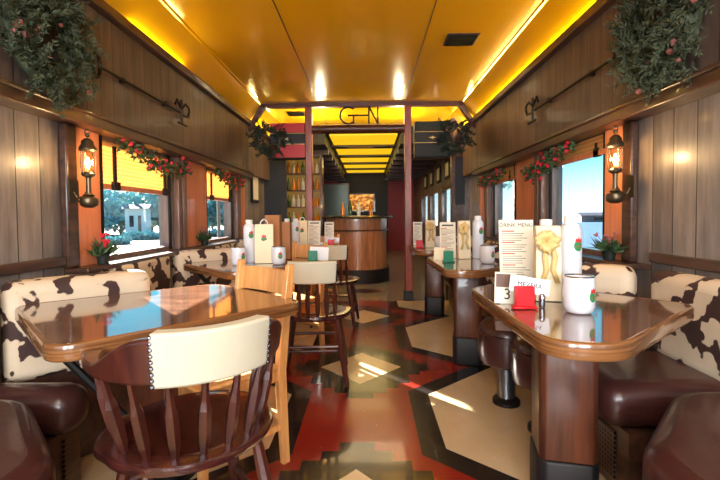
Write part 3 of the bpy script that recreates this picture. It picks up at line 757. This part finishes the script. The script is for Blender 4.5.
bottle('white bottle with round emblem behind the tumbler on the nearest right table', (.87, 1.82), -1.3, .345)
bottle('white bottle between the gift bag and the emblem bottle on the nearest right table', (.815, 1.94), -2.6, .33)
mug('large white tumbler with green emblem at the front of the nearest right table', (.765, 1.535), -1.05)
# right second table
menu('cream menu card on the second right table', (.665, 3.50), math.radians(-4), .13, .30)
block('green plastic card holder on the second right table', (.61, 3.20), M['greenblk'])
card('small photo card beside the green holder on the second right table', (.565, 3.36), ZT, .085, .10, 4, None, mat=M['cream'])
bag('cream gift bag with ribbon bow on the second right table', (.785, 3.46), 0, True, .05, .31)
bottle('white bottle beside the bow bag on the second right table', (.90, 3.46), -1.2, .345)
mug('white tumbler on the second right table', (.875, 3.10), -1.0)
# right third
menu('cream menu card on the third right table', (.60, 5.08), math.radians(-4), .11, .28)
block('red plastic card holder on the third right table', (.56, 4.60), M['redblk'])
bag('cream gift bag with ribbon bow on the third right table', (.69, 4.66), 0, True, .055, .30)
mug('white tumbler on the third right table', (.78, 4.62), -1.0)
# left second table
bottle('white bottle with emblem on the second left table', (-.93, 3.27), -1.0, .33)
bag('cream gift bag with loop handle on the second left table', (-.80, 3.22), math.radians(8), False, .072, .30)
mug('white tumbler left of the bottle on the second left table', (-.965, 3.10), -.6)
mug('white tumbler right of the gift bag on the second left table', (-.672, 3.13), -1.15)
for (x, y, w, h, lab) in ((-.775, 3.42, .06, .37, 'taller brown cardboard box behind the gift bag on the second left table'), (-.70, 3.52, .05, .31, 'shorter brown cardboard box behind the gift bag on the second left table')):
    bm = BM(); box(bm, (-w, -.045, 0), (w, .045, h)); tag(obj('cardboard_box', bm, M['box'], bevel=.003, loc=(x, y, ZT)), lab, 'box')
block('green plastic card holder on the second left table', (-.44, 3.31), M['greenblk'])
card('white folded card beside the green holder on the second left table', (-.40, 3.37), ZT, .15, .11, 3, None)
# left third
bottle('white bottle on the third left table', (-.86, 4.45), -1.0, .33)
bottle('second white bottle close behind the first on the third left table', (-.80, 4.62), -1.0, .33)
bag('cream gift bag behind the menu on the third left table', (-.74, 4.72), 0, False, .06, .31)
menu('cream menu card leaning on the third left table', (-.60, 4.62), math.radians(-6), .14, .31)
menu('cream menu card at the aisle corner of the third left table', (-.46, 4.93), math.radians(-2), .11, .29)
block('red plastic card holder on the third left table', (-.43, 4.83), M['redblk'])
card('white name card behind the red holder on the third left table', (-.42, 4.88), ZT+.05, .16, .06, 4, 'MEZERA')
dup(bpy.data.objects['name_card'], (-.53, 4.70, ZT+.0), 0, 'white reserved name card lying near the menu on the third left table')

# ------------------------------------------------------------------ wall decorations
def lantern(lab, x, y, s):
    r = thing('lantern_sconce', lab, 'wall lamp', (x+s*.085, y, 1.155))
    bm = BM(); lathe(bm, [(.02, 0), (.04, .012), (.046, .03), (.042, .05), (.02, .06), (.03, .068), (.012, .078), (.012, .16), (.03, .168), (.034, .18), (.028, .19)], seg=20); obj('oil_font', bm, M['brass'], r, smooth=True)
    bm = BM(); lathe(bm, [(.026, .19), (.034, .215), (.036, .245), (.028, .285), (.024, .30)], seg=20); obj('glass_chimney', bm, M['lampglass'], r, smooth=True)
    bm = BM(); lathe(bm, [(.003, .205), (.011, .225), (.012, .242), (.004, .268)], seg=12); obj('bulb', bm, M['flame'], r, smooth=True)
    bm = BM(); lathe(bm, [(.038, .298), (.044, .305), (.043, .318), (.03, .335), (.03, .35), (.018, .365), (.006, .37)], seg=20); ball(bm, (0, 0, .385), .012)
    tube(bm, [(.013*math.cos(i*PI/6), 0, .403+.013*math.sin(i*PI/6)) for i in range(12)], .003, 6, closed=True); obj('cap', bm, M['brass'], r, smooth=True)
    bm = BM()
    for a in (0, PI/2, PI, 3*PI/2): tube(bm, [(.038*math.cos(a), .038*math.sin(a), .18), (.041*math.cos(a), .041*math.sin(a), .24), (.038*math.cos(a), .038*math.sin(a), .30)], .0025, 6)
    obj('guard_wires', bm, M['brass'], r)
    bm = BM(); tube(bm, [(-s*.085, 0, .09), (-s*.06, 0, .05), (-s*.03, 0, .06), (-s*.0, 0, .10)], .006, 8); box(bm, (-s*.085-.004 if s > 0 else -s*.085-.006, -.035, .03), (-s*.085+.006 if s > 0 else -s*.085+.004, .035, .15))
    obj('bracket', bm, M['brass'], r)
    li = bpy.data.lights.new('lamp_light', 'POINT'); li.energy = 3.0; li.color = (1, .62, .28); li.shadow_soft_size = .03
    lo = bpy.data.objects.new('lamp_light', li); COL.objects.link(lo); lo.location = (x+s*.17, y, 1.40)
lantern('brass oil lantern sconce with lit bulb on the near left orange pilaster', WL+.05, 2.215, 1)
lantern('brass oil lantern sconce with lit bulb on the near right pilaster', WR-.05, 2.30, -1)

def iron(lab, f, s, y0, y1):
    r = thing('branding_iron', lab, 'branding iron', (f+s*.03, (y0+y1)/2, 1.95)); h = (y1-y0)/2
    bm = BM(); tube(bm, [(0, -h+.03, 0), (0, h-.06, -.01)], .0085, 8); obj('rod', bm, M['iron'], r, smooth=True)
    bm = BM(); tube(bm, [(0, -h+.032*math.cos(i*PI/10), .068*math.sin(i*PI/10)) for i in range(20)], .010, 8, closed=True); obj('ring_handle', bm, M['iron'], r, smooth=True)
    bm = BM()
    for pts in ([(0, h-.05, -.09), (0, h-.05, .09)], [(0, h-.05, .02), (0, h+.03, .075), (0, h+.09, .06), (0, h+.10, .02)], [(0, h-.05, .02), (0, h-.13, .075), (0, h-.16, .03)], [(0, h-.05, -.03), (0, h+.07, -.02), (0, h+.09, .02)], [(0, h-.11, -.1), (0, h+.04, -.1)]):
        tube(bm, [(s*.012, p[1], p[2]) for p in pts], .009, 8)
    obj('brand_head', bm, M['iron'], r, smooth=True)
    for yy in (-h*.5, h*.5):
        bm = BM(); box(bm, (-.03 if s > 0 else 0, yy-.012, -.015), (0 if s > 0 else .03, yy+.012, .015)); obj('hook', bm, M['iron'], r)
iron('black branding iron with ring handle on the upper left wall', FL, 1, 2.33, 3.42)
iron('black branding iron with ring handle on the upper right wall', FR, -1, 2.30, 3.50)

def wreath(name, lab, c, R, thick, nrm, N, mat, L=.09, w=.012, nb=20, bmat=None, br=.015):
    r = thing(name, lab, 'wreath', c)
    bm = BM(); nv = Vector(nrm).normalized(); u = nv.cross(Vector((0, 0, 1))).normalized(); v = Vector((0, 0, 1))
    for i in range(N//22):
        a = random.uniform(0, 2*PI); rr = R+random.gauss(0, thick*.38)
        dirr = u*math.cos(a)+v*math.sin(a); p = dirr*rr+nv*abs(random.gauss(.02, thick*.35))
        tg = (-u*math.sin(a)+v*math.cos(a)); d = (tg*random.uniform(.1, 1)+dirr*random.uniform(-.6, 1)+nv*random.uniform(0, .6)).normalized(); SL = L*random.uniform(1, 1.9)
        for j in range(22):
            f = j/22; leafcard(bm, p+d*SL*f, d*.7+rv()*1.0, rv(), L*.55*(1.1-f*.5), w)
    obj('foliage', bm, mat, r)
    bm = BM(); tube(bm, [(u*math.cos(i*PI/12)+v*math.sin(i*PI/12))*R+nv*.015 for i in range(24)], thick*.25, 6, closed=True); obj('wire_ring', bm, M['leaf2'], r)
    for i in range(nb):
        a = random.uniform(0, 2*PI); p = (u*math.cos(a)+v*math.sin(a))*(R+random.gauss(0, thick*.4))+nv*(thick*.4+.02); bm = BM(); ball(bm, p, br*random.uniform(.6, 1.2), 6)
        obj('berry', bm, bmat or M['pink'], r)
wreath('evergreen_wreath', 'large shaggy evergreen wreath high on the near left wall', (FL+.03, 1.93, 1.93), .18, .14, (1, 0, 0), 7500, M['leaf2'], .06, .009, 14)
wreath('evergreen_wreath', 'large shaggy evergreen wreath high on the near right wall', (FR-.03, 1.95, 1.94), .18, .14, (-1, 0, 0), 7500, M['leaf2'], .06, .009, 14)
wreath('corner_wreath', 'dark green wreath in the upper left corner of the bar opening', (FL+.27, YP-.1, 2.06), .15, .09, (.3, -1, 0), 2600, M['leaf3'], .06, .014, 6)
wreath('corner_wreath', 'dark green wreath in the upper right corner of the bar opening', (FR-.27, YP-.1, 2.08), .15, .09, (-.3, -1, 0), 2600, M['leaf3'], .06, .014, 6)

def garland(lab, f, s, y0, y1, z0, zm, z1):
    r = thing('flower_garland', lab, 'garland', (f+s*.05, (y0+y1)/2, z0)); bl = BM(); st = BM(); pts = []
    for i in range(13):
        t_ = i/12; y = (y0-y1)/2*(1-2*t_)*1.0; zz = (z0*(1-t_)+z1*t_)-z0-4*t_*(1-t_)*((z0+z1)/2-zm); pts.append(Vector((random.uniform(-.005, .005), y, zz)))
    tube(st, pts, .004, 6)
    for i in range(420):
        p = random.choice(pts)+Vector((s*abs(random.gauss(0, .02)), random.gauss(0, .03), random.gauss(0, .028))); leafcard(bl, p, rv(), rv(), random.uniform(.03, .055), .024)
    for i in range(34):
        p = random.choice(pts)+Vector((s*random.uniform(.01, .045), random.gauss(0, .04), random.gauss(0, .034))); bb = BM()
        for j in range(5): ball(bb, p+rv()*.011, random.uniform(.008, .012), 6)
        obj('flower', bb, M['berry'], r)
    obj('stem', st, M['leaf'], r); obj('leaves', bl, M['leaf'], r)
garland('red flower garland hanging over the nearest left window', WL, 1, 2.68, 3.60, 1.60, 1.48, 1.53)
garland('red flower garland hanging over the farther left window', WL, 1, 4.35, 5.15, 1.58, 1.50, 1.54)
garland('red flower garland hanging over the large right window', WR, -1, 2.95, 3.75, 1.60, 1.50, 1.46)
garland('red flower garland hanging over the farther right window', WR, -1, 4.45, 5.25, 1.57, 1.50, 1.50)

def plant(lab, x, y, fm, big=1.0):
    r = thing('potted_plant', lab, 'plant', (x, y, .834))
    bm = BM(); lathe(bm, [(.028, 0), (.036, .05), (.038, .055), (.02, .055)], seg=16); obj('pot', bm, M['greenpaint'], r, smooth=True)
    bm = BM()
    for i in range(90):
        d = rv(); d.z = abs(d.z)+.25; d.y *= 1.5; leafcard(bm, Vector((random.gauss(0, .012), random.gauss(0, .03), .045)), d, rv(), random.uniform(.06, .13)*big, .022)
    obj('leaves', bm, M['leaf'], r)
    st = BM()
    for i in range(9):
        p = Vector((random.gauss(0, .02), random.gauss(0, .03), random.uniform(.10, .17)*big)); tube(st, [(0, 0, .05), p], .0015, 5)
        bm = BM()
        for j in range(5): ball(bm, p+rv()*.012, .007, 6)
        obj('flower', bm, fm, r)
    obj('stems', st, M['leaf'], r)
plant('small red-flowered plant on the ledge by the nearest left window', WL+.07, 2.42, M['berry'])
plant('green plant on the ledge between the two left windows', WL+.07, 3.95, M['pink'], 1.0)
plant('pink-flowered plant on the ledge below the right lantern', WR-.07, 2.46, M['pink'])

# ------------------------------------------------------------------ bar area
r = thing('bar_counter', 'curved wooden bar counter with dark top at the end of the aisle', 'bar counter', (-.20, 7.25, 0))
def dshape(w, d0, d1, n_=22):
    return [(-w*math.cos(PI*i/n_), -d0*math.sin(PI*i/n_)) for i in range(n_+1)]+[(w, d1), (-w, d1)]
bm = BM(); prism(bm, dshape(.52, .50, .5), .22, 1.05); obj('body', bm, M['barwood'], r, smooth=True)
bm = BM(); prism(bm, dshape(.56, .56, .5), 0, .22); obj('kick_base', bm, M['black'], r, smooth=True)
bm = BM(); prism(bm, dshape(.60, .62, .5), 1.06, 1.10); obj('counter_top', bm, M['steel'], r, smooth=True)
bm = BM(); tube(bm, [(-.605*math.cos(PI*i/22), -.625*math.sin(PI*i/22), 1.08) for i in range(23)], .02, 8); obj('metal_rim', bm, M['chrome'], r, smooth=True)
bm = BM(); tube(bm, [(-.535*math.cos(PI*i/22), -.515*math.sin(PI*i/22), .86) for i in range(23)], .012, 8); obj('rail_band', bm, M['ped'], r, smooth=True)
# lit niche picture on far panel
r = thing('framed_picture', 'glowing amber picture in a dark frame on the wall behind the bar', 'picture', (-.22, YE-.125, 1.52))
bm = BM(); box(bm, (-.46, -.04, -.30), (.46, 0, .30)); obj('frame', bm, M['dark_trim'], r, bevel=.01)
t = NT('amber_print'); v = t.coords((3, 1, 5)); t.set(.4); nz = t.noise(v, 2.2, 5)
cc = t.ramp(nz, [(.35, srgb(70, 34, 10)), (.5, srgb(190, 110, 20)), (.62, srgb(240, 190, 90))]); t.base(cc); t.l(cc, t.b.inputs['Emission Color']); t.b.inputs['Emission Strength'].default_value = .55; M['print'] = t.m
bm = BM(); box(bm, (-.41, -.048, -.25), (.41, -.04, .25)); obj('print', bm, M['print'], r)
# back bar shelf left with bottles
r = thing('back_bar_shelf', 'tall wooden back bar with lit shelves left of the bar counter', 'shelf', (-1.19, 7.6, 0))
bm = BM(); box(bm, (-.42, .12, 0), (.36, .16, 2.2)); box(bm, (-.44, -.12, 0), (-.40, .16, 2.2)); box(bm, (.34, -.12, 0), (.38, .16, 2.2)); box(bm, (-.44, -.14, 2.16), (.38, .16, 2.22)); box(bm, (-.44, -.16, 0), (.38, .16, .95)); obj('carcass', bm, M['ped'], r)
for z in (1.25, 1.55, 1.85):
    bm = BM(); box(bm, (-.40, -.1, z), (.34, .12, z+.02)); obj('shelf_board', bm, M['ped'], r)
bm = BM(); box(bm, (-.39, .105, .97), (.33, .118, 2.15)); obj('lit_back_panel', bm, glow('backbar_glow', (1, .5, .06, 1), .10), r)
bn = None; cols = [M['bottle_a'], M['bottle_g'], M['bottle_c']]
proto = []
for j in range(3):
    bm = BM(); lathe(bm, [(.032, 0), (.034, .01), (.034, .13), (.014, .165), (.012, .22), (.002, .222)], seg=12)
    proto.append((obj('liquor_bottle', bm, cols[j], smooth=True)))
cn = ['amber', 'dark green', 'clear']; i = 0; lv = {.95: 'lowest', 1.27: 'second', 1.57: 'third', 1.87: 'top'}
for z in (.952, 1.272, 1.572, 1.872):
    for q_ in range(8):
        j = random.choice((0, 0, 1, 2)); src = proto[j]
        if i < 3: j = i; o = proto[i]
        else: o = src.copy(); COL.objects.link(o)
        o.location = (-1.18-.33+q_*.086, 7.6-.03, z)
        tag(o, '%s liquor bottle standing on the %s level of the lit back bar' % (cn[j], lv[round(z-.002, 2)]), 'bottle', '%s bottles on the %s back bar level' % (cn[j], lv[round(z-.002, 2)])); i += 1
for q_, (x, y, h_, j) in enumerate(((-.42, 7.0, 1, 0), (-.30, 7.15, 1.2, 1), (-.16, 7.3, 1.1, 2), (.05, 7.2, 1.15, 0))):
    o = proto[j].copy(); COL.objects.link(o); o.location = (x, y, 1.101); o.scale = (1, 1, h_)
    tag(o, '%s bottle standing on the curved bar counter, %s from the left' % (cn[j], ['first', 'second', 'third', 'fourth'][q_]), 'bottle', None)
    if 'group' in o: del o['group']
# mirror behind bar
r = thing('bar_mirror', 'grey mirror in a dark frame between the left post and the bar', 'mirror', (-1.0, 11.0, 1.5))
bm = BM(); box(bm, (-.60, -.03, -.5), (.52, .03, .45)); obj('frame', bm, M['dark_trim'], r, bevel=.01)
bm = BM(); box(bm, (-.55, -.04, -.45), (.47, -.03, .40)); obj('mirror_glass', bm, plain('dim_mirror', srgb(70, 80, 74), .3, .6, bump=0), r)
# transom panes above far right windows
for i in range(5):
    y = 6.75+i*.95
    r = thing('transom_pane', 'small dark-framed upper pane on the far right wall, %s from the partition' % ['first', 'second', 'third', 'fourth', 'fifth'][i], 'window pane', (WR, y, 1.93))
    bm = BM(); box(bm, (-.03, -.2, -.17), (0, .2, .17)); obj('frame', bm, M['black'], r)
    bm = BM(); box(bm, (-.035, -.14, -.12), (-.03, .14, .12)); obj('pane', bm, M['cream'], r)

# ------------------------------------------------------------------ outside
GZ = -.85
bm = BM(); box(bm, (-160, -80, GZ-.3), (160, 200, GZ)); struct('ground', bm, M['ground'])
for nm, x0, x1 in (('hill_left', -150, -90), ('hill_right', 95, 155)):
    bm = BM(); N = 40
    t_ = [bm.verts.new((x0 if x0 < 0 else x1, -60+i*6, GZ)) for i in range(N)]
    m_ = [bm.verts.new(((x0+x1)/2, -60+i*6, GZ+5+3*math.sin(i*.6)+1.5*math.sin(i*1.7))) for i in range(N)]
    b_ = [bm.verts.new((x1 if x0 < 0 else x0, -60+i*6, GZ)) for i in range(N)]
    for i in range(N-1):
        bm.faces.new((t_[i], t_[i+1], m_[i+1], m_[i])); bm.faces.new((m_[i], m_[i+1], b_[i+1], b_[i]))
    struct(nm, bm, plain(nm, srgb(120, 130, 110), .9, var=.3, scale=.3), smooth=True)
def bush(lab, x, y, r_, h, nm='bush', mat=None):
    rt = thing(nm, lab, nm, (x, y, GZ)); bm = BM(); 
    for i in range(int(500)):
        d = rv(); p = Vector((d.x*r_, d.y*r_, h*.55+d.z*h*.45)); leafcard(bm, p, rv(), rv(), r_*.30, r_*.22)
    obj('foliage', bm, mat or M['bush'], rt)
    bm = BM(); tube(bm, [(0, 0, 0), (0, 0, h*.6)], r_*.06, 8); obj('stem', bm, M['trunk'], rt)
M['bush'] = plain('pale_bush', srgb(128, 172, 172), .8, var=.4, scale=3); M['trunk'] = plain('trunk', srgb(130, 110, 95), .8)
bl = [(-33, 49, 3.2, 5.6, 'leftmost broad tree outside the nearest left window'), (-28, 47, 2.6, 4.8, 'rounded tree left of centre outside the nearest left window'), (-27.5, 53, 3.0, 6.2, 'taller tree behind the white shed outside the nearest left window'),
      (-23, 52, 2.8, 5.4, 'rightmost tree outside the nearest left window'), (-20.5, 55, 2.6, 5.2, 'left tree outside the farther left window'), (-17, 54, 2.8, 6.0, 'right tree outside the farther left window'), (-40, 52, 3.2, 5.0, 'broad tree at the far left edge of the lot'),
      (-19, 31, 1.2, .42, 'wide low shrub in the pale lot outside the nearest left window'), (-20.5, 37.5, 1.5, .5, 'low bluish shrub at the right of the nearest left window'), (-25, 37, 1.2, .5, 'low shrub at the left of the nearest left window'), (-15.2, 42, 1.0, .6, 'low shrub in the lot outside the farther left window')]
for x, y, r_, h, lab in bl: bush(lab, x, y, r_, h, 'tree' if h > 3 else 'bush')
def house(lab, x, y, w, d, h, rz, wall, roofm):
    rt = thing('building', lab, 'building', (x, y, GZ), rz)
    bm = BM(); box(bm, (-w/2, -d/2, 0), (w/2, d/2, h)); obj('walls', bm, wall, rt)
    bm = BM(); A = [(-w/2-.3, -d/2-.3, h), (w/2+.3, -d/2-.3, h), (w/2+.3, d/2+.3, h), (-w/2-.3, d/2+.3, h)]; V = [bm.verts.new(p) for p in A]; R1 = bm.verts.new((-w/2-.3, 0, h+d*.22)); R2 = bm.verts.new((w/2+.3, 0, h+d*.22))
    bm.faces.new(V[::-1]); bm.faces.new((V[0], V[1], R2, R1)); bm.faces.new((V[2], V[3], R1, R2)); bm.faces.new((V[0], R1, V[3])); bm.faces.new((V[1], V[2], R2)); obj('roof', bm, roofm, rt)
    bm = BM(); box(bm, (-w*.3, -d/2-.03, h*.35), (-w*.1, -d/2, h*.75)); obj('window', bm, M['navy'], rt)
    bm = BM(); box(bm, (w*.1, -d/2-.03, 0), (w*.25, -d/2, h*.75)); obj('door', bm, M['jamb'], rt)
wl = plain('white_siding', srgb(226, 226, 222), .8); gr = plain('grey_roof', srgb(104, 100, 106), .8)
house('white shed outside the nearest left window', -24.3, 44, 2.0, 2.2, 2.9, .3, wl, gr)
house('long low building on the horizon outside the right window', 52, 92, 14, 3, 1.6, .1, gr, gr)
house('small grey building on the horizon at the left of the right window', 37, 92, 5, 3, 2.0, .1, gr, gr)
r = thing('utility_pole', 'tall utility pole outside the farther left window', 'utility pole', (-10.9, 30.5, GZ)); bm = BM(); tube(bm, [(0, 0, 0), (0, 0, 8)], .12, 10); obj('pole', bm, M['trunk'], r); bm = BM(); box(bm, (-1, -.06, 7), (1, .06, 7.15)); obj('crossarm', bm, M['trunk'], r)
for i, (x, y) in enumerate(((6.0, 17.2), (8.3, 21.0), (6.9, 27.5))):
    r = thing('birch_tree', 'pale birch trunk outside the farther right window, %s of three' % ['nearest', 'middle', 'farthest'][i], 'tree', (x, y, GZ)); bm = BM(); tube(bm, [(0, 0, 0), (.05, 0, 3), (-.1, .1, 6.5)], [.16, .13, .06], 10); obj('trunk', bm, wl, r, smooth=True)
    bm = BM()
    for j in range(260):
        d = rv(); leafcard(bm, (d.x*1.3, d.y*1.3, 5+d.z*1.9), rv(), rv(), .4, .25)
    obj('foliage', bm, M['bush'], r)
house('low shed with blue-grey roof just outside the large right window', 6.5, 11.3, 3.4, 2.6, 1.15, -.5, gr, plain('blue_shingles', srgb(58, 92, 124), .8, var=.35, scale=9))

# ------------------------------------------------------------------ light
w = bpy.data.worlds.new('sky'); SC.world = w; w.use_nodes = True; nt = w.node_tree; bg = nt.nodes['Background']
tc = nt.nodes.new('ShaderNodeTexCoord'); sp = nt.nodes.new('ShaderNodeSeparateXYZ'); rp = nt.nodes.new('ShaderNodeValToRGB')
nt.links.new(tc.outputs['Generated'], sp.inputs[0]); nt.links.new(sp.outputs[2], rp.inputs[0]); nt.links.new(rp.outputs[0], bg.inputs[0])
e = rp.color_ramp.elements; e[0].position = .0; e[0].color = (.50, .63, .66, 1); e[1].position = .45; e[1].color = (.05, .22, .46, 1)
q_ = rp.color_ramp.elements.new(.13); q_.color = (.09, .42, .54, 1)
bg.inputs[1].default_value = 1.6
su = bpy.data.lights.new('sun', 'SUN'); su.energy = 38; su.angle = math.radians(.6); su.color = (1, .95, .86)
so = bpy.data.objects.new('sun', su); COL.objects.link(so)
SUN_AZ, SUN_EL = (.66, -.75), 21
hd = Vector((SUN_AZ[0], SUN_AZ[1], 0)).normalized()*math.cos(math.radians(SUN_EL)); hd.z = -math.sin(math.radians(SUN_EL))
so.rotation_euler = hd.to_track_quat('-Z', 'Y').to_euler()
def area(loc, sx, sy, en, colr, rot=(0, 0, 0)):
    l = bpy.data.lights.new('fill_lamp', 'AREA'); l.shape = 'RECTANGLE'; l.size = sx; l.size_y = sy; l.energy = en; l.color = colr
    o = bpy.data.objects.new('fill_lamp', l); COL.objects.link(o); o.location = loc; o.rotation_euler = rot
area((-.07, -.9, 2.5), 1.6, 2.2, 42, (1, .96, .92))  # overhead fill added behind the camera to brighten the interior
area((-.07, Y0-.2, 1.5), 2.6, 1.2, 150, (.95, .97, 1), (math.radians(90), 0, 0))  # unseen fill added outside the end opening for flat frontal light
area((-.07, 9.5, 2.42), .9, 4, 14, (1, .75, .35))
area((-.07, 6.2, 2.5), 1.2, .8, 10, (1, .85, .55))  # downward fill added to brighten the space beyond the sign
area((-.66, 6.0, 2.2), .05, .3, 11, (1, .86, .5), (PI, 0, 0))  # left uplight added to brighten and streak the ceiling beyond the sign
area((.45, 6.0, 2.2), .05, .3, 11, (1, .86, .5), (PI, 0, 0))  # right uplight, likewise added for the ceiling beyond the sign

# ------------------------------------------------------------------ camera
cam = bpy.data.cameras.new('camera'); co = bpy.data.objects.new('camera', cam); COL.objects.link(co)
cam.sensor_width = 36; cam.lens = 21.0; cam.clip_start = .05; cam.clip_end = 500
PITCH, YAW, ROLL = 1.8, 1.1, -.5
co.location = (0, 0, 1.10)
Rm = Matrix.Rotation(math.radians(YAW), 3, 'Z') @ Matrix.Rotation(math.radians(90-PITCH), 3, 'X') @ Matrix.Rotation(math.radians(ROLL), 3, 'Z')
co.rotation_euler = Rm.to_euler(); cam.shift_y = -11/720
SC.camera = co
SC.view_settings.view_transform = 'Standard'; SC.view_settings.look = 'None'; SC.view_settings.exposure = .9; SC.view_settings.gamma = 1
SC.cycles.max_bounces = 8; SC.cycles.transparent_max_bounces = 12
